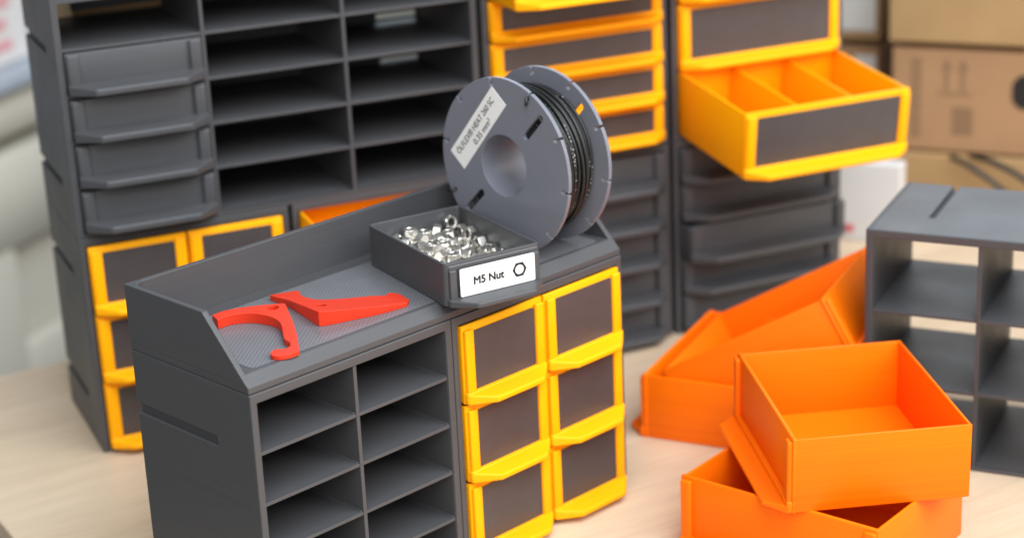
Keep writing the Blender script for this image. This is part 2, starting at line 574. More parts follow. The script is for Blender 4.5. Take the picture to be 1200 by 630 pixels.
def drawer_unit(root, W, H, cols, rows, mat, card, wt=0.0034, pulls=None, tilts=None, dividers=None, rw=0.0066, labels=None, bot=0.0022, top=0.0040, skip=()):
    """casing with its drawers; pulls[(c, r)] = how far that drawer is pulled out"""
    pulls, tilts, dividers, labels = pulls or {}, tilts or {}, dividers or {}, labels or {}
    build('casing', casing_bm(W, H, wt, True), M['grey'], root, bev=0.0005, seg=2)
    pw = (W - 2 * wt) / cols
    ph = (H - bot - top) / rows
    for c in range(1, cols):
        bm = bmesh.new()
        x = wt + pw * c
        bbox(bm, x - 0.0007, x + 0.0007, 0.003, DEP - 0.0023, 0.001, H - 0.002)
        build('divider', bm, M['grey'], root)
    for r in range(1, rows):
        bm = bmesh.new()
        z = bot + ph * r
        bbox(bm, wt - 0.0005, W - wt + 0.0005, 0.004, DEP - 0.0024, z - 0.0005, z + 0.0005)
        build('shelf', bm, M['grey'], root)
    for c in range(cols):
        for r in range(rows):
            if (c, r) in skip:
                continue
            p = pulls.get((c, r), 0.0) + random.uniform(0.0, 0.0005)
            make_drawer(root, wt + pw * c + 0.0006, -0.0016 - p, bot + ph * r + 0.0005 - p * math.sin(tilts.get((c, r), 0.0)), pw - 0.0012, ph - 0.0011, 0.0775, mat, card,
                        dividers.get((c, r), 0), tilts.get((c, r), 0.0), rw, labels.get((c, r)))

# ------------------------------------------------------------------ setting: table, floor, walls behind
ta = math.radians(-13.9)
tbl = thing('work_table', 'pale wooden table top that carries all the grey organizers and bins', 'table', (0.0155, 0.2432, 0.0), (0, 0, ta))
bm = bmesh.new()
# local frame: x along the far edge, far-left corner near (-.115, .155)
bbox(bm, -0.012, 2.2, -1.9, 0.151, -0.028, 0.0, 0.0012)
build('table_top', bm, M['wood'], tbl)
for lx, ly in ((0.05, 0.08), (2.1, 0.08), (0.05, -1.8), (2.1, -1.8)):
    bm = bmesh.new()
    bbox(bm, lx - 0.025, lx + 0.025, ly - 0.025, ly + 0.025, -0.76, -0.0275)
    build('leg', bm, M['grey'], tbl)

bm = bmesh.new()
bbox(bm, -4, 5, -4, 5, -0.80, -0.76)
fl = build('floor', bm, M['floor'])
fl['kind'] = 'structure'

# cream cupboard standing behind the table on the left
fx = Vector((0.912, 0.410, 0)).normalized()
cup = thing('panelled_cupboard', 'cream painted cupboard with blue grey worktop standing behind the table', 'cupboard', (0.45, 0.944, 0.0), (0, 0, math.atan2(fx.y, fx.x)))
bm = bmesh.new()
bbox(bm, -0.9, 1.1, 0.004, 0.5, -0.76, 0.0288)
build('carcass', bm, M['gap_shade'], cup)
bm = bmesh.new()
bbox(bm, -0.92, 1.12, -0.034, 0.52, 0.029, 0.041, 0.002)
build('worktop', bm, M['worktop'], cup)
bm = bmesh.new()
bbox(bm, -0.9, 0.6, -0.020, 0.0045, -0.0180, 0.0265, 0.008, 1)
build('drawer_front', bm, M['cream'], cup, smooth=50)
for x0, x1, sx in ((-0.40, 0.0912, -0.046), (0.0925, 0.6, 0.14)):
    bm = bmesh.new()
    bbox(bm, x0, x1, 0.002, 0.0045, -0.6, -0.0285, 0.001)                    # panel
    bbox(bm, x0, x1, -0.020, 0.003, -0.118, -0.0280, 0.008, 1)               # top rail
    bbox(bm, x0, sx, -0.0198, 0.003, -0.6, -0.108, 0.008, 1)                 # stile
    bbox(bm, x0, x1, -0.0196, 0.003, -0.32, -0.204, 0.008, 1)                # lower rail
    build('door', bm, M['cream'], cup, smooth=50)

# parcels on the worktop
st = thing('printed_package', 'white package with faded pink stripes on the blue grey worktop', 'package', (0.45, 0.944, 0.0412), (0, 0, math.atan2(fx.y, fx.x)))
bm = bmesh.new()
bbox(bm, -0.26, 0.035, 0.0, 0.16, 0.0, 0.22, 0.002)
build('package_body', bm, M['white'], st)
for za, zb, xb in ((0.012, 0.022, 0.018), (0.031, 0.041, 0.012), (0.050, 0.063, 0.020), (0.074, 0.084, 0.010)):
    bm = bmesh.new()
    bbox(bm, -0.25, xb - 0.010, -0.0008, 0.0005, za, zb)
    build('printed_stripe', bm, M['pink'], st)

# pale room wall far behind
bm = bmesh.new()
bbox(bm, -3.0, 4.0, 0.0, 0.1, -0.76, 1.8)
rw_ = build('wall', bm, M['wallpaint'])
rw_.location = (2.0, 2.4, 0)
rw_.rotation_euler = (0, 0, math.radians(-42))
tag(rw_, 'pale painted room wall far behind the table', 'wall')
rw_['kind'] = 'structure'

# ------------------------------------------------------------------ wall of organizers (back row)
WA = math.radians(-21.13)
ud = Vector((math.cos(WA), math.sin(WA), 0))
vd = Vector((-math.sin(WA), math.cos(WA), 0))
W0 = Vector((0.0739, 0.2369, 0))
def wall_at(u, z, v=0.0):
    return W0 + ud * u + vd * v + Vector((0, 0, z))
HM = 0.1175

# lower left: six small yellow drawers
t = thing('drawer_cabinet', 'grey cabinet of six small yellow drawers at the bottom left of the back row', 'cabinet', wall_at(0, 0), (0, 0, WA))
drawer_unit(t, 0.1108, HM, 2, 3, M['yellow'], M['card'])
# lower, second: wide yellow drawers, the top one pulled out
t = thing('drawer_cabinet', 'grey cabinet with one wide open yellow drawer, behind the long tray', 'cabinet', wall_at(0.1128, 0), (0, 0, WA))
drawer_unit(t, 0.1108, HM, 1, 3, M['yellow'], M['card'], pulls={(0, 2): 0.048}, tilts={(0, 2): 0.06})
# upper left: shelf unit of three columns, four grey drawers in its first column
t = thing('shelf_cabinet', 'tall dark grey pigeonhole cabinet with four grey drawers in its left column', 'cabinet', wall_at(0, HM + 0.0003), (0, 0, WA))
HU = 0.1237
cuts = []
def cut(x0, x1, z0, z1):
    cuts.append([(x0, z0), (x1, z0), (x1, z1), (x0, z1)])
z0c, z1c = 0.0021, HU - 0.0042
rowz = lambda r: z0c + (z1c - z0c) * r / 5
cuts.append([(0.0175, 0.0972), (0.0735, 0.0972), (0.0735, 0.1003), (0.0245, 0.1003), (0.0245, 0.1060), (0.0175, 0.1060)])
cut(0.1945, 0.2185, 0.0745, 0.0774)
cut(0.1955, 0.2185, 0.0502, 0.0515)
shelf_unit(t, 0.2232, HU, 3, 5, True, cuts)
pw = 0.2232 / 3
for r in range(4):
    make_drawer(t, 0.0041, -0.0010 - random.uniform(0, 0.001), rowz(r) + 0.0011, pw - 0.0056, rowz(1) - rowz(0) - 0.0024, 0.076, M['greyb'], None)
# centre: lower five grey drawers, upper five yellow drawers
t = thing('drawer_cabinet', 'grey cabinet of five grey drawers below the five narrow yellow ones', 'cabinet', wall_at(0.2262, 0), (0, 0, WA))
drawer_unit(t, 0.1112, HM, 1, 5, M['greyb'], None)
t = thing('drawer_cabinet', 'grey cabinet of five shallow yellow drawers, behind the wire spool', 'cabinet', wall_at(0.2262, HM + 0.0003), (0, 0, WA))
drawer_unit(t, 0.1112, 0.1205, 1, 5, M['yellow'], M['card'], pulls={(0, 4): 0.033})
# right: lower five grey drawers (one pulled a little), upper three deep yellow drawers (one open)
t = thing('drawer_cabinet', 'grey cabinet of five grey drawers under the wide open yellow drawer', 'cabinet', wall_at(0.3402, 0), (0, 0, WA))
drawer_unit(t, 0.1122, HM, 1, 5, M['greyb'], None, pulls={(0, 2): 0.009})
t = thing('drawer_cabinet', 'grey cabinet of three deep yellow drawers, the lowest one pulled far out', 'cabinet', wall_at(0.3402, HM + 0.0003), (0, 0, WA))
drawer_unit(t, 0.1122, 0.1205, 1, 3, M['yellow'], M['card'], pulls={(0, 0): 0.069}, tilts={(0, 0): 0.115}, dividers={(0, 0): 2}, labels={(0, 0): 'open yellow drawer with three compartments'})

# carton standing close behind the shelf unit
t = thing('cardboard_box', 'brown cardboard box close behind the tall pigeonhole cabinet', 'box', wall_at(0.0262, 0, 0.0855), (0, 0, WA), 'brown cartons')
bm = bmesh.new()
bbox(bm, 0, 0.162, 0, 0.10, 0, 0.236, 0.001)
build('box_body', bm, M['kraft'], t)

# ------------------------------------------------------------------ front organizers
t = thing('shelf_cabinet', 'dark grey pigeonhole cabinet of ten empty cells under the left half of the tray', 'cabinet')
shelf_unit(t, 0.1100, 0.1195, 2, 5, True, ())
t = thing('drawer_cabinet', 'grey cabinet of six yellow drawers under the right half of the tray', 'cabinet', (0.1103, 0, 0))
drawer_unit(t, 0.1097, 0.1195, 2, 3, M['yellow'], M['card'], rw=0.0058)

# tray on top
tray = thing('desk_tray', 'long dark grey tray with sloped ends lying on top of the front cabinets', 'tray', (0, 0, 0.1197))
zs, zt, zf = 0.0, 0.0293, 0.0073
bm = bmesh.new()
wt = 0.0027
rr = 0.006
Wt, Dt = 0.2200, DEP
U = [(0, 0), (0, Dt), (Wt, Dt), (Wt, 0), (Wt - wt, 0)]
U += arc(Wt - wt - rr, Dt - wt - rr, rr, 0, 90, 8)
U += arc(wt + rr, Dt - wt - rr, rr, 90, 180, 8)
U += [(wt, 0)]
prism(bm, U, [], zf - 0.004, zt)
g = bmesh.ops.bisect_plane(bm, geom=bm.verts[:] + bm.edges[:] + bm.faces[:], dist=1e-7, plane_co=(0, 0.0266, zt), plane_no=(0, -1, 1), clear_outer=True)
ed = [e for e in g['geom_cut'] if isinstance(e, bmesh.types.BMEdge)]
bmesh.ops.holes_fill(bm, edges=[e for e in bm.edges if e.is_boundary], sides=0)
YZ = Matrix(((0, 0, 1, 0), (1, 0, 0, 0), (0, 1, 0, 0), (0, 0, 0, 1)))
prism(bm, [(0.0001, 0), (Dt - 0.0001, 0), (Dt - 0.0001, zf), (0.0045, zf), (0.0001, 0.0029)], [], 0.0001, Wt - 0.0001, YZ)
build('tray_body', bm, M['grey'], tray, bev=0.0004, seg=2)
bm = bmesh.new()
prism(bm, round_rect(0.0078, 0.2122, 0.0066, 0.0702, 0.0032), [], zf - 0.0002, zf + 0.00012)
build('tray_floor', bm, M['trayfloor'], tray)

ZT = 0.1197 + zf + 0.00014      # top of the tray floor

# ------------------------------------------------------------------ red brackets
def smooth_outline(pts, sharp, n=4):
    """Catmull-Rom through pts, kept straight at the sharp ones"""
    N = len(pts)
    out = []
    for i in range(N):
        p0, p1, p2, p3 = [Vector(pts[(i + k - 1) % N]) for k in range(4)]
        m1 = Vector((0, 0)) if i in sharp else (p2 - p0) / 2
        m2 = Vector((0, 0)) if (i + 1) % N in sharp else (p3 - p1) / 2
        if i in sharp: m1 = (p2 - p1)
        if (i + 1) % N in sharp: m2 = (p2 - p1)
        for k in range(n):
            s = k / n
            h00, h10, h01, h11 = 2*s**3-3*s**2+1, s**3-2*s**2+s, -2*s**3+3*s**2, s**3-s**2
            q = h00 * p1 + h10 * m1 + h01 * p2 + h11 * m2
            out.append((q.x, q.y))
    return out

def circle(cx, cy, r, n=20):
    return [(cx + r * math.cos(2 * math.pi * i / n), cy + r * math.sin(2 * math.pi * i / n)) for i in range(n)]

# outline points (mm); each top is one sloping plane
A = [(28.0, 60.1), (34.1, 59.6), (40.8, 56.7), (46.9, 52.9), (52.3, 48.6), (55.5, 46.2), (55.6, 44.6), (51.2, 36.9), (45.1, 26.3), (37.3, 14.2), (29.4, 3.2), (24.4, 3.2), (20.8, 4.9), (19.2, 7.2), (19.6, 9.8), (22.0, 11.6), (24.2, 11.4), (25.6, 9.8), (27.8, 9.0), (30.4, 10.2), (32.0, 13.2), (32.8, 17.2), (36.8, 23.2), (41.0, 29.6), (42.9, 35.5), (42.7, 41.3), (40.6, 47.2), (36.9, 51.4), (32.0, 53.9), (26.3, 53.9)]
Bp = [(63.2, 65.7), (68.6, 65.6), (76.6, 63.6), (76.4, 61.0), (73.6, 57.0), (71.6, 50.8), (72.2, 43.6), (77.6, 39.0), (85.0, 35.6), (92.5, 31.6), (97.0, 26.8), (99.6, 28.6), (102.0, 26.6), (102.0, 22.2), (99.4, 14.0), (95.4, 11.0), (82.1, 12.9), (70.0, 16.6), (59.7, 20.0), (55.5, 22.2), (56.0, 25.0), (59.4, 38.4), (62.4, 52.0), (62.8, 61.4)]
def bracket(name, pts, sharp, hole, top, label):
    """a printed part whose top slopes down from its thick corner to its thin tips"""
    bm = bmesh.new()
    cx = sum(p[0] for p in pts) / len(pts)
    cy = sum(p[1] for p in pts) / len(pts)
    sm = smooth_outline([((p[0] - cx) / 1000, (p[1] - cy) / 1000) for p in pts], sharp)
    prism(bm, sm, [circle((hole[0] - cx) / 1000, (hole[1] - cy) / 1000, hole[2] / 1000, 24)], 0, 0.02)
    for v in bm.verts:
        if v.co.z > 0.01:
            h = top[0] + top[1] * (v.co.x * 1000 + cx) + top[2] * (v.co.y * 1000 + cy)
            h = 0.9 + 0.5 * ((h - 0.9) + math.sqrt((h - 0.9) ** 2 + 0.8))
            v.co.z = h / 1000
    o = build(name, bm, M['red'], None, bev=0.00025, seg=2, angle=50)
    o.location = (cx / 1000, cy / 1000, ZT)
    tag(o, label, 'bracket', 'red printed brackets on the tray')
bracket('hook_bracket', A, {0, 5, 6, 10, 29}, (49.7, 45.6, 2.4), (0.55, 0.0457, 0.0465), 'red curved hook bracket lying at the left end of the tray')
bracket('hook_bracket', Bp, {0, 2, 3, 10, 14, 15, 19, 20}, (65.4, 32.8, 2.5), (16.9, -0.150, -0.080), 'thick red angled bracket lying in the middle of the tray, beside the curved hook')

# ------------------------------------------------------------------ nut bin
bw, bd, bh = 0.0482, 0.0719, 0.0194
binr = thing('parts_bin', 'small dark grey bin of steel nuts with a white label, standing across the tray', 'bin', (0.1052, -0.0032, ZT), (0, 0, -0.2424))
bm = bmesh.new()
tw = 0.0013
R_XZ = Matrix(((1, 0, 0, 0), (0, 0, 1, 0), (0, 1, 0, 0), (0, 0, 0, 1)))
outl = round_rect(0, bw, 0, bd, 0.0022, 5)
inn = round_rect(tw, bw - tw, 0.0020, bd - tw, 0.0014, 5)
prism(bm, outl, [inn], 0.0001, bh)
prism(bm, round_rect(0.0004, bw - 0.0004, 0.0004, bd - 0.0004, 0.002, 5), [], 0.0, 0.0012)
rwid = 0.0054
for x0, x1 in ((0.0018, rwid), (bw - rwid, bw - 0.0012)):
    bbox(bm, x0, x1, -0.0016, 0.001, 0.0015, bh - 0.0032, 0.0007, 3)
bbox(bm, 0.0012, bw - 0.0012, -0.0018, 0.001, 0.0002, 0.0032, 0.0008, 3)
bbox(bm, 0.0018, bw - 0.0012, -0.0005, 0.001, bh - 0.0040, bh - 0.0012, 0.0006, 2)
build('bin_body', bm, M['greyb'], binr, bev=0.00035, seg=2)
hb = handle_bm(bw - 0.0012, 0.0122, 0.0090, 0.0034, 0.0022)
bmesh.ops.translate(hb, verts=hb.verts[:], vec=(0.0006, 0, 0))
build('handle', hb, M['greyb'], binr, bev=0.0007, seg=3, angle=20)
bm = bmesh.new()
lx0, lx1, lz0, lz1 = 0.0064, 0.0440, 0.0037, 0.0163
prism(bm, round_rect(lx0, lx1, lz0, lz1, 0.0008, 4), [], -0.0021, -0.0017, R_XZ)
lab = build('label', bm, M['paper'], binr)
f4 = lambda x, z, y=-0.00215: frame4((x, y, z), (1, 0, 0), (0, 0, 1))
text_mesh('lettering', 'M5 Nut', 0.0049, f4(0.0205, 0.0098), M['ink'], lab, bold=0.00017, width=0.0150)
bm = bmesh.new()
hexo = [(0.0361 + 0.0036 * math.cos(math.radians(60 * k)), 0.0102 + 0.0036 * math.sin(math.radians(60 * k))) for k in range(6)]
prism(bm, hexo, [circle(0.0361, 0.0102, 0.0022, 24)], -0.00224, -0.0020, R_XZ)
build('nut_symbol', bm, M['ink'], lab)

# the nuts
def nut_bm():
    bm = bmesh.new()
    Rn, Tn, rh = 0.0061 / 2 / math.cos(math.pi / 6), 0.0036, 0.0019
    N = 24
    ch = 0.00035
    def hexr(a, f=1.0):
        a2 = ((a + 30) % 60) - 30
        return 0.00305 / math.cos(math.radians(a2)) * f
    rings = []
    for (kind, z) in (('h', -Tn/2 + 0.0003), ('c', -Tn/2), ('b', -Tn/2 + ch), ('b', Tn/2 - ch), ('c', Tn/2), ('h', Tn/2 - 0.0003)):
        ring = []
        for k in range(N):
            a = 360.0 * k / N
            if kind == 'h': r = rh
            elif kind == 'c': r = min(hexr(a), 0.00300)
            else: r = hexr(a)
            ring.append((r, a, z))
        rings.append(ring)
    # chamfer ring of the hole mouth
    m1 = [(rh + 0.0003, 360.0 * k / N, Tn/2) for k in range(N)]
    m0 = [(rh + 0.0003, 360.0 * k / N, -Tn/2) for k in range(N)]
    order = [rings[0], m0, rings[1], rings[2], rings[3], rings[4], m1, rings[5]]
    vs = [[bm.verts.new((r * math.cos(math.radians(a)), r * math.sin(math.radians(a)), z)) for r, a, z in ring] for ring in order]
    n = len(vs)
    for i in range(n):
        j = (i + 1) % n
        for k in range(N):
            l = (k + 1) % N
            bm.faces.new((vs[i][k], vs[i][l], vs[j][l], vs[j][k]))
    bmesh.ops.recalc_face_normals(bm, faces=bm.faces[:])
    return bm
NUTS = [(29.53,52.5,4.39,-1.57,-0.52,0.75),(42.07,45.91,3.14,3.14,-0,-1.27),(24.79,7.85,4.39,1.57,-0.52,-0.66),(35.53,18.87,3.14,0,0,-0.61),(19.23,64.6,4.39,-1.57,-2.62,0.07),(42.84,52.19,4.39,1.57,2.62,0.13),(13.43,13.78,3.14,-0,-3.14,-0.45),(19.67,27.88,4.39,-1.12,1.57,0),(5.5,64.11,4.39,-1.57,-0.52,-0.24),(20.76,40.52,4.39,0.68,1.57,0),(32.78,62.61,4.39,-1.57,0.52,-0.05),(9.44,49.29,3.14,0,0,-0.38),(16.78,59.46,4.39,1.57,2.62,0.14),(8.46,5.94,3.14,-0,-0,2.21),(12.64,63.72,4.86,1.57,-0.05,-3.07),(18,6.03,4.39,3.1,1.57,0),(9.45,57.13,6.82,-3.14,-0,1.12),(9.54,57.11,3.14,-3.14,-0,-0.95),(25.17,55.66,3.14,0,-0,2.6),(26.53,67.21,3.14,-0,-0,-0.52),(18.22,68.22,4.39,-1.57,0.52,0.07),(38.83,63.41,4.39,-1.57,-0.52,1.9),(27.85,19.34,4.39,1.57,0.52,-1.93),(13.98,39.07,4.39,-1.57,0.52,-2.35),(42.64,21.15,4.39,1.57,2.62,0.12),(36.43,55.78,4.69,0,1.77,1.55),(24.96,46.75,4.39,-0.04,1.57,0),(34.06,17.86,6.82,0,-0,1.84),(6.71,42.2,3.14,-0,0,-1.22),(26.99,26.66,3.14,-0,-3.14,-0.08),(33.63,68.35,4.39,1.57,-0.52,0.03),(38.23,12.29,4.39,0.34,-1.57,0),(3.46,56.36,4.39,-0.01,1.57,0),(37.12,34.28,4.39,1.57,0.52,-1.3),(36.75,62.94,9.32,-3.14,-0,0.25),(15.16,53.43,4.39,-1.89,1.57,0),(6.6,11.37,4.39,1.57,-2.62,0.24),(32.19,5.88,4.39,-1.17,-1.57,0),(5.26,33.21,3.14,3.14,-0,-0.77),(32.77,57.07,7.98,0.87,0.71,-2.21),(13.62,6.06,4.39,1.57,-0.52,1.63),(23.78,38.06,4.39,-1.57,-0.52,-2.25),(44.53,55.83,10.13,1.51,0.09,-1.56),(5.49,14.88,4.39,1.57,-0.52,0.24),(43.21,40.96,5.16,1.12,1.05,-0.19),(18.43,35.45,4.39,2.25,1.57,0),(42.77,58.73,5.06,0.21,-0.96,1.53),(27.1,42.49,7.16,-1.06,2.62,0.89),(16.17,20.66,3.14,0,-3.14,-0.5),(43.18,68.46,4.76,1.57,0.24,-0),(44.7,63.6,9.15,1.6,-0.96,1.53),(22.75,20.03,3.14,0,0,2.83),(5.14,23.94,3.14,-3.14,-0,0.41),(42.98,15.76,4.39,-1.57,0.52,1.69),(12.99,67.85,9.58,-1.75,-1.91,0.16),(26.87,66.89,6.82,-0,3.14,-1.39),(10.7,20.02,5.11,0.34,1.08,-2.6),(25.78,26.03,6.82,0,-0,1.64),(31.1,13.99,3.14,-3.14,0,-1.44),(31.38,46.69,4.39,0.92,1.57,0),(8.92,68.03,4.39,1.57,-2.62,-0.07),(31.21,35.55,3.14,0,0,-2.92),(19.98,12.83,3.14,3.14,-0,0.52),(31.35,9.78,7.87,1.85,0.41,0.62),(13.14,12.93,6.82,-0,-0,-2.55),(12.13,25.62,4.39,-1.57,-2.62,-0.01),(40.59,67.59,13.37,0.98,-1.04,0.63),(9.79,44.82,8.1,2.69,1.6,-0.41),(5.3,26.18,8.07,0.71,1.57,0),(19.43,66.74,9.34,-0.01,-3.14,1.04),(36.39,50.97,5.31,1.02,-0.5,0.65),(3.44,32.84,8.07,-1.57,-0.52,1.57),(3.79,60.46,9.83,-1.67,0.01,1.53),(21.84,53.05,6.45,-0.57,-0.49,1.45),(42.95,15.95,9.32,0,-3.14,1.49),(4.69,46.5,7.14,2.48,0.82,0.75),(40.09,5.15,4.39,1.57,0.52,-0.28),(19.84,47.14,3.14,-3.14,0,1.2),(26.97,49.46,9.32,0,0,2.27),(9.17,64.08,10.04,-1.45,-0.99,-0.17),(22.73,21.27,8.07,-1.57,-0.52,-0.7),(3.6,5.96,7.98,1.63,0.53,-1.54),(23.12,61.49,6.72,-0.79,2.27,1.56),(8.55,19.72,9.02,-1.09,-0.11,1.68),(26.48,13.64,6.74,-0.64,0.41,2.72),(28.02,4.24,9.85,1.57,1.61,-0),(15.04,31.21,5.16,-2.19,0.22,-2.09),(32.85,66.48,10.65,-0.88,1.33,1.6),(15.26,47.03,6.12,-0.4,2.5,-0.47),(39.58,31.39,8.44,-0.76,-0.83,2.97),(42.73,26.78,8.02,-0.56,-2.69,-0.02),(32.62,30.3,6.09,1.57,-0.3,-2.58),(24.73,31.65,4.39,-1.57,2.62,0.28),(9.15,35.25,7.94,-1.64,-1.96,0.38),(33.65,43.36,4.39,1.57,0.52,-2.59),(10.19,31.72,7.86,-1.72,1.76,0.16),(27.83,37.3,8.03,-1.3,0.48,-2.13),(18.29,51.41,9.57,2.32,-0.27,-1.55),(19.61,16.04,8.07,1.57,-2.62,-0.06),(43.06,33.8,3.14,-3.14,-0,-0.63),(39,46.67,7.1,0.47,0.18,-2.06),(36.29,26.21,4.78,0,0.8,-2.58),(14.93,40.73,9.32,3.03,-0.07,-1.37),(36.15,40.43,5.46,1.5,-0.54,0.58),(9.03,6.11,8.08,2.69,-0.25,1.12),(5.27,38.66,8.03,1.35,-2.84,0.18),(27.47,59.78,8.31,-0.56,-0.58,3.05),(3.44,19.38,9.12,1.57,-0.74,1.57),(33.67,44.82,10.57,-1.66,-1.57,0),(14.67,60.04,9.98,-0,-0.23,-3),(32.41,23.63,7.06,1.98,-0.17,0.06),(5.34,50.91,8.21,-0.2,-2.34,1.89),(44.55,47.07,8.07,-1.57,-0.52,-1.6),(15.73,33.39,10.84,0.65,2.74,0.15),(18.83,66.53,13.02,-0.01,-3.13,0.96),(37.1,6.43,8.65,-0.42,0.63,2.21),(6.51,43.2,12.25,-1.09,-0.07,1.76),(20.62,44.4,9.21,0.31,-0.58,-1.24),(11.7,26.23,9.37,0.04,-0,-1.48),(43.49,35.92,8.07,-1.57,0.52,1.89),(3.76,54.2,11.83,-1.67,0.29,1.5),(19.81,11.31,8.07,-1.57,-0.52,-0.35),(26.19,66.81,10.5,-0,-0,0.2),(15.82,40.75,12.95,0.12,-0.06,2.83),(30.89,33.56,8.07,1.01,1.57,0),(27.89,54.77,10.99,-1.08,0.1,-0.32),(4.9,25.99,13,0,-0,1.18),(10.32,54.69,11.75,2.38,-1.57,0),(20.29,57.65,11.67,0.78,-0.59,2.22),(43.96,9.65,6.73,2.37,-1.19,0.76),(17.06,22.69,8.07,-1.57,0.52,1.16),(22.46,33.1,9.32,-0,-0,-2.26)]
bpy.context.view_layer.update()
bm4 = Matrix.Translation(binr.location) @ binr.rotation_euler.to_matrix().to_4x4()
nut0 = None
for a in NUTS:
    if nut0 is None:
        nut0 = build('hex_nut', nut_bm(), M['steel'])
        tag(nut0, 'small shiny steel hex nut heaped with others in the grey bin', 'nut', 'steel nuts in the labelled bin')
        o = nut0
    else:
        o = nut0.copy()
        COL.objects.link(o)
    m = bm4 @ Matrix.Translation(Vector(a[:3]) / 1000) @ Euler(a[3:]).to_matrix().to_4x4()
    o.matrix_world = m

# ------------------------------------------------------------------ wire spool
spr = thing('wire_spool', 'grey plastic spool of black wire standing on the tray', 'spool')
sa = -0.0049
n_ = Vector((math.cos(sa), math.sin(sa), 0))
e1 = Vector((-math.sin(sa), math.cos(sa), 0))
e2 = n_.cross(e1)
SR = 0.0412
ms = Matrix((e1, e2, n_)).transposed().to_4x4()
ms.translation = Vector((0.1750, 0.0294, ZT + SR + 0.0001))
spr.matrix_world = ms
def flange_outline():
    pts = []
    step = 36
    a_start = 9
    for k in range(10):
        a = a_start + step * k
        hw = math.degrees(0.00055 / SR)
        # keyhole notch
        pts.append((SR * math.cos(math.radians(a - hw)), SR * math.sin(math.radians(a - hw))))
        ra, ta_ = math.radians(a), None
        er = Vector((math.cos(ra), math.sin(ra)))
        et = Vector((-er.y, er.x))
        for rr_, tt in ((SR - 0.0022, -0.00045), (SR - 0.0026, -0.0010), (SR - 0.0034, -0.0011), (SR - 0.0042, -0.0005), (SR - 0.0042, 0.0005), (SR - 0.0034, 0.0011), (SR - 0.0026, 0.0010), (SR - 0.0022, 0.00045)):
            q = er * rr_ + et * tt
            pts.append((q.x, q.y))
        pts.append((SR * math.cos(math.radians(a + hw)), SR * math.sin(math.radians(a + hw))))
        for i in range(1, 9):
            b = a + hw + (step - 2 * hw) * i / 9
            pts.append((SR * math.cos(math.radians(b)), SR * math.sin(math.radians(b))))
    return pts
def slot(ang, r0, r1, hw):
    out = []
    c, s = math.cos(math.radians(ang)), math.sin(math.radians(ang))
    for x, y in arc(r1 - hw, 0, hw, -90, 90, 8) + arc(r0 + hw, 0, hw, 90, 270, 8):
        out.append((x * c - y * s, x * s + y * c))
    return out
RH = 0.0145
for nm, za, zb in (('flange', 0.0, 0.0021), ('flange', 0.0263, 0.0284)):
    bm = bmesh.new()
    prism(bm, flange_outline(), [circle(0, 0, RH, 56), slot(133.5, 0.0207, 0.0374, 0.00165), slot(-44.5, 0.0207, 0.0372, 0.00165)], za, zb)
    build(nm, bm, M['spool'], spr, bev=0.0003, seg=2, angle=50)
bm = bmesh.new()
N = 64
def ring(r, z):
    return [bm.verts.new((r * math.cos(2 * math.pi * k / N), r * math.sin(2 * math.pi * k / N), z)) for k in range(N)]
rs = [ring(RH + 0.0001, 0.0001), ring(RH - 0.0001, 0.0014), ring(RH - 0.0001, 0.0270), ring(RH + 0.0001, 0.0283), ring(RH + 0.0018, 0.0280), ring(RH + 0.0018, 0.0004)]
for i in range(6):
    for k in range(N):
        f = bm.faces.new((rs[i][k], rs[i][(k + 1) % N], rs[(i + 1) % 6][(k + 1) % N], rs[(i + 1) % 6][k]))
bmesh.ops.recalc_face_normals(bm, faces=bm.faces[:])
build('hub', bm, M['spool'], spr, smooth=True)
# label on the front flange
lc = [(0.0054, 0.0363), (-0.0033, 0.0293), (0.0267, -0.0065), (0.0354, 0.0020)]
cx = sum(p[0] for p in lc) / 4; cy = sum(p[1] for p in lc) / 4
dx = Vector((lc[0][0] - lc[3][0] + lc[1][0] - lc[2][0], lc[0][1] - lc[3][1] + lc[1][1] - lc[2][1])); LL = dx.length / 2; dx.normalize()
dy = Vector((lc[3][0] - lc[2][0] + lc[0][0] - lc[1][0], lc[3][1] - lc[2][1] + lc[0][1] - lc[1][1])); dy = dy - dx * dy.dot(dx); LW = dy.length / 2; dy.normalize()
lf = frame4((cx, cy, -0.0002), (dx.x, dx.y, 0), (dy.x, dy.y, 0))
bm = bmesh.new()
prism(bm, [(-LL/2, -LW/2), (LL/2, -LW/2), (LL/2, LW/2), (-LL/2, LW/2)], [], -0.0003, 0.00005, lf)
slab = build('label', bm, M['paper'], spr)
text_mesh('lettering', "ÖLFLEX® HEAT 260 SC", 0.0042, lf @ Matrix.Translation((-0.0004, LW * 0.15, 0.00012)), M['ink'], slab, 0.00005, width=0.0385)
text_mesh('lettering', "0.35 mm²", 0.0042, lf @ Matrix.Translation((0.0012, -LW * 0.26, 0.00012)), M['ink'], slab, 0.00005, width=0.0168)

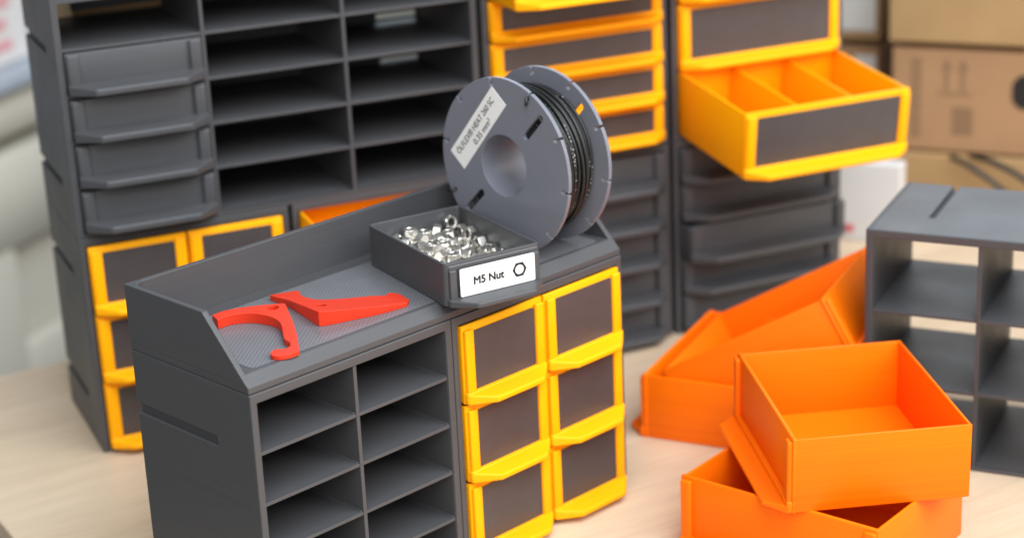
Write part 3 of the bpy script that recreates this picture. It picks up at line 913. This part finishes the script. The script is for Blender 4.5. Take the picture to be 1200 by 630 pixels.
# wire wound between the flanges
rnd = random.Random(4)
bm = bmesh.new()
uvl = bm.loops.layers.uv.new("UVMap")
WR = 0.00078
def coil(r0, turns, za, zb, jz, jr, seed):
    q = random.Random(seed)
    pts = []
    S = 60
    ph = [q.uniform(0, 6.28) for _ in range(4)]
    for i in range(int(turns * S)):
        tt = i / S
        a = 2 * math.pi * tt + ph[3]
        f = tt / turns
        z = za + (zb - za) * f + jz * (math.sin(a * 0.37 + ph[0]) * 0.6 + math.sin(a * 0.91 + ph[1]) * 0.4)
        z = min(max(z, za - 0.0003), zb + 0.0003) if za < zb else min(max(z, zb - 0.0003), za + 0.0003)
        r = r0 + jr * math.sin(a * 0.53 + ph[2])
        pts.append((r * math.cos(a), r * math.sin(a), z))
    return pts
def add_wire(pts):
    P = [Vector(p) for p in pts]
    sides = 8
    rings, lens, L = [], [], 0.0
    for i, p in enumerate(P):
        t = (P[min(i + 1, len(P) - 1)] - P[max(i - 1, 0)]).normalized()
        er = Vector((p.x, p.y, 0)).normalized()
        er = (er - t * er.dot(t)).normalized()
        bv = t.cross(er)
        if i: L += (P[i] - P[i - 1]).length
        lens.append(L)
        rings.append([bm.verts.new(p + WR * (math.cos(2 * math.pi * k / sides - math.pi) * er + math.sin(2 * math.pi * k / sides - math.pi) * bv)) for k in range(sides)])
    off = rnd.uniform(0, 10)
    for i in range(len(P) - 1):
        for k in range(sides):
            f = bm.faces.new((rings[i][k], rings[i][(k + 1) % sides], rings[i + 1][(k + 1) % sides], rings[i + 1][k]))
            f.smooth = True
            for lp, (u, v) in zip(f.loops, ((lens[i], k / sides), (lens[i], (k + 1) / sides), (lens[i + 1], (k + 1) / sides), (lens[i + 1], k / sides))):
                lp[uvl].uv = (u + off, v)
z_a, z_b = 0.0029, 0.0254
add_wire(coil(0.0288, 13, z_a, z_b, 0.0004, 0.0001, 1))
add_wire(coil(0.0302, 13, z_b, z_a, 0.0005, 0.0001, 2))
add_wire(coil(0.0316, 12, z_a, z_b, 0.0010, 0.0002, 3))
add_wire(coil(0.0329, 10, z_b - 0.001, z_a, 0.0026, 0.0004, 4))
add_wire(coil(0.0341, 6.4, z_a + 0.003, z_b - 0.003, 0.0058, 0.0007, 5))
# loose end lying out through a flange notch
aa = math.radians(117)
er = Vector((math.cos(aa), math.sin(aa), 0)); et = Vector((-er.y, er.x, 0))
E = [er * 0.0345 + et * -0.010 + Vector((0, 0, 0.007)), er * 0.0362 + et * -0.006 + Vector((0, 0, 0.005)), er * 0.0382 + et * -0.002 + Vector((0, 0, 0.003)), er * 0.0384 + Vector((0, 0, 0.001)), er * 0.0384 + Vector((0, 0, -0.0010)), er * 0.0372 + et * 0.0012 + Vector((0, 0, -0.0014)), er * 0.0360 + et * 0.0012 + Vector((0, 0, -0.0012))]
add_wire(E)
aa = math.radians(-27)
er = Vector((math.cos(aa), math.sin(aa), 0)); et = Vector((-er.y, er.x, 0))
E = [er * 0.0352 + Vector((0, 0, 0.006)), er * 0.0384 + Vector((0, 0, 0.002)), er * 0.0386 + Vector((0, 0, -0.001)), er * 0.0398 + et * 0.0006 + Vector((0, 0, -0.0016)), er * 0.0414 + et * 0.0008 + Vector((0, 0, -0.0012))]
add_wire(E)
build('wire', bm, M['wire'], spr)
# inner core that the lowest turns lie on
bm = bmesh.new()
rs = [ring(0.0164, 0.0022), ring(0.0282, 0.0022), ring(0.0282, 0.0262), ring(0.0164, 0.0262)]
for i in range(4):
    for k in range(N):
        bm.faces.new((rs[i][k], rs[i][(k + 1) % N], rs[(i + 1) % 4][(k + 1) % N], rs[(i + 1) % 4][k]))
bmesh.ops.recalc_face_normals(bm, faces=bm.faces[:])
build('inner_winding', bm, M['black'], spr)

# ------------------------------------------------------------------ orange bins
def orange_bin(label, loc, rot, own=None):
    w, d, h = own or (0.1005, 0.0795, 0.0352)
    t = thing('open_bin', label, 'bin', loc, rot, 'orange printed bins on the table')
    if own:
        build('bin_body', drawer_body_bm(w, h, d, 0.0062, 0.0014, 0, 0.0016), M['orange'], t, smooth=50)
    elif 'bm' not in orange_bin.__dict__:
        o = build('bin_body', drawer_body_bm(w, h, d, 0.0062, 0.0014, 0, 0.0016), M['orange'], t, smooth=50)
        k = build('handle', handle_bm(w, 0.0112, 0.0095, 0.0036, 0.0018), M['orange'], t, bev=0.0008, seg=3, angle=20)
        orange_bin.bm = (o, k)
    else:
        for s in orange_bin.bm:
            c = s.copy()
            COL.objects.link(c)
            c.parent = t
    return t
orange_bin('orange open bin standing flat on the table behind the two stacked ones', (0.3632, 0.0651, 0.0001), (0, 0, -2.7987))
orange_bin('orange bin at the bottom of the front stack, cut off by the lower picture edge', (0.1895, -0.0616, 0.0001), (0, 0, -1.4636))
orange_bin('empty orange bin resting crosswise on top of another orange bin', (0.2518, -0.0441, 0.0362), (-0.0056, 0.0142, -2.2278))
orange_bin('orange bin tipped up inside the rear orange bin, beside the grey pigeonholes', (0.3126, -0.0693, 0.0537), (-0.5088, 0.0416, 0.3924), (0.0973, 0.0948, 0.0352))

# ------------------------------------------------------------------ small pigeonhole unit on the right
SA = math.radians(-69.65)
t = thing('shelf_cabinet', 'short grey pigeonhole cabinet with open back, cut off by the right picture edge', 'cabinet', (0.3214, -0.0678, 0), (0, 0, SA))
shelf_unit(t, 0.1100, 0.1195, 2, 3, False, ())

# ------------------------------------------------------------------ cartons behind on the right
d68 = math.radians(-68)
cd = Vector((math.cos(d68), math.sin(d68), 0)); cn = Vector((-cd.y, cd.x, 0))
B0 = Vector((0.703, 0.128, 0.0))
def carton(name, label, u0, u1, v0, dep, z0, z1, mat, group='brown cartons'):
    t = thing(name, label, 'box', B0 + cd * u0 + cn * v0 + Vector((0, 0, z0)), (0, 0, d68), group)
    bm = bmesh.new()
    bbox(bm, 0, u1 - u0, 0, dep, 0, z1 - z0, 0.0012)
    build('box_body', bm, mat, t)
    return t
c1 = carton('cardboard_box', 'flat tan cardboard box at the bottom of the right stack, under a dark cable', -0.040, 0.20, 0.0, 0.16, 0.0001, 0.0345, M['kraft'])
c2 = carton('cardboard_box', 'brown cardboard box with dark printed marks in the middle of the right stack', -0.0455, 0.19, 0.006, 0.15, 0.036, 0.1085, M['kraft2'])
c3 = carton('cardboard_box', 'plain brown cardboard box on top of the right stack', -0.0475, 0.21, 0.002, 0.16, 0.113, 0.205, M['kraft'])
def mark(parent, x0, x1, z0, z1, mat, nm='printed_mark'):
    bm = bmesh.new()
    bbox(bm, x0, x1, -0.0004, 0.0006, z0, z1)
    return build(nm, bm, mat, parent)
for k in range(9):   # a column of small print, too blurred to read
    mark(c2, 0.0135, 0.0205, 0.010 + 0.0063 * k, 0.0142 + 0.0063 * k, M['print'])
# two this-way-up arrows and a panel of small print
bm = bmesh.new()
for ox in (0.038, 0.049):
    prism(bm, [(ox - 0.0013, 0.044), (ox + 0.0013, 0.044), (ox + 0.0013, 0.058), (ox + 0.0042, 0.058), (ox, 0.066), (ox - 0.0042, 0.058), (ox - 0.0013, 0.058)], [], -0.0004, 0.0006, R_XZ)
bbox(bm, 0.032, 0.055, -0.0004, 0.0006, 0.0405, 0.0420)
build('arrow_symbol', bm, M['print'], c2)
for k in range(6):
    mark(c2, 0.0425, 0.0565, 0.0125 + 0.0034 * k, 0.0150 + 0.0034 * k, M['print'])
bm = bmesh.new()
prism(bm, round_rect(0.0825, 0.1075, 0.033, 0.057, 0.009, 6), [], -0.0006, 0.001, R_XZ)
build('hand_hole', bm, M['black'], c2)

# cable over the cartons
t = bmesh.new()
P = [B0 + cd * u + cn * v + Vector((0, 0, z)) for u, v, z in ((0.000, -0.012, 0.0375), (0.012, -0.016, 0.034), (0.026, -0.018, 0.026), (0.040, -0.020, 0.017), (0.058, -0.022, 0.009), (0.080, -0.024, 0.004), (0.11, -0.02, 0.003))]
tube(t, P, 0.0020, 8)
P = [B0 + cd * u + cn * v + Vector((0, 0, z)) for u, v, z in ((0.012, -0.006, 0.0385), (0.028, -0.012, 0.036), (0.042, -0.015, 0.031), (0.056, -0.018, 0.024), (0.075, -0.020, 0.014), (0.10, -0.022, 0.004))]
tube(t, P, 0.0022, 8)
o = build('power_cable', t, M['black'])
tag(o, 'black cable hanging in a loop before the bottom tan box', 'cable')

# second stack, farther left behind the yellow drawers
B1 = Vector((0.749, 0.243, 0.0))
def carton2(label, u0, u1, z0, z1, dep, mat):
    t = thing('cardboard_box', label, 'box', B1 + cd * u0 + Vector((0, 0, z0)), (0, 0, d68), 'brown cartons')
    bm = bmesh.new()
    bbox(bm, 0, u1 - u0, 0, dep, 0, z1 - z0, 0.0012)
    build('box_body', bm, mat, t)
    return t
k = carton2('brown box with a white sheet on its front, behind the deep yellow drawers', -0.09, 0.0165, 0.0935, 0.20, 0.12, M['kraft'])
mark(k, 0.074, 0.1035, 0.0075, 0.10, M['white'], 'white_sheet')
k = carton2('brown box with pale label under the box with the white sheet', -0.09, 0.0160, 0.0005, 0.0885, 0.12, M['kraft2'])
mark(k, 0.088, 0.104, 0.066, 0.082, M['white'], 'white_sheet')
t = thing('white_box', 'white cardboard box with red print, between the grey drawers and the brown boxes', 'box', (0.590, 0.150, 0.0001), (0, 0, d68))
bm = bmesh.new()
bbox(bm, -0.03, 0.047, 0, 0.014, 0, 0.0535, 0.001)
build('box_body', bm, M['white'], t)
mark(t, 0.000, 0.016, 0.006, 0.011, M['redink'], 'red_print')
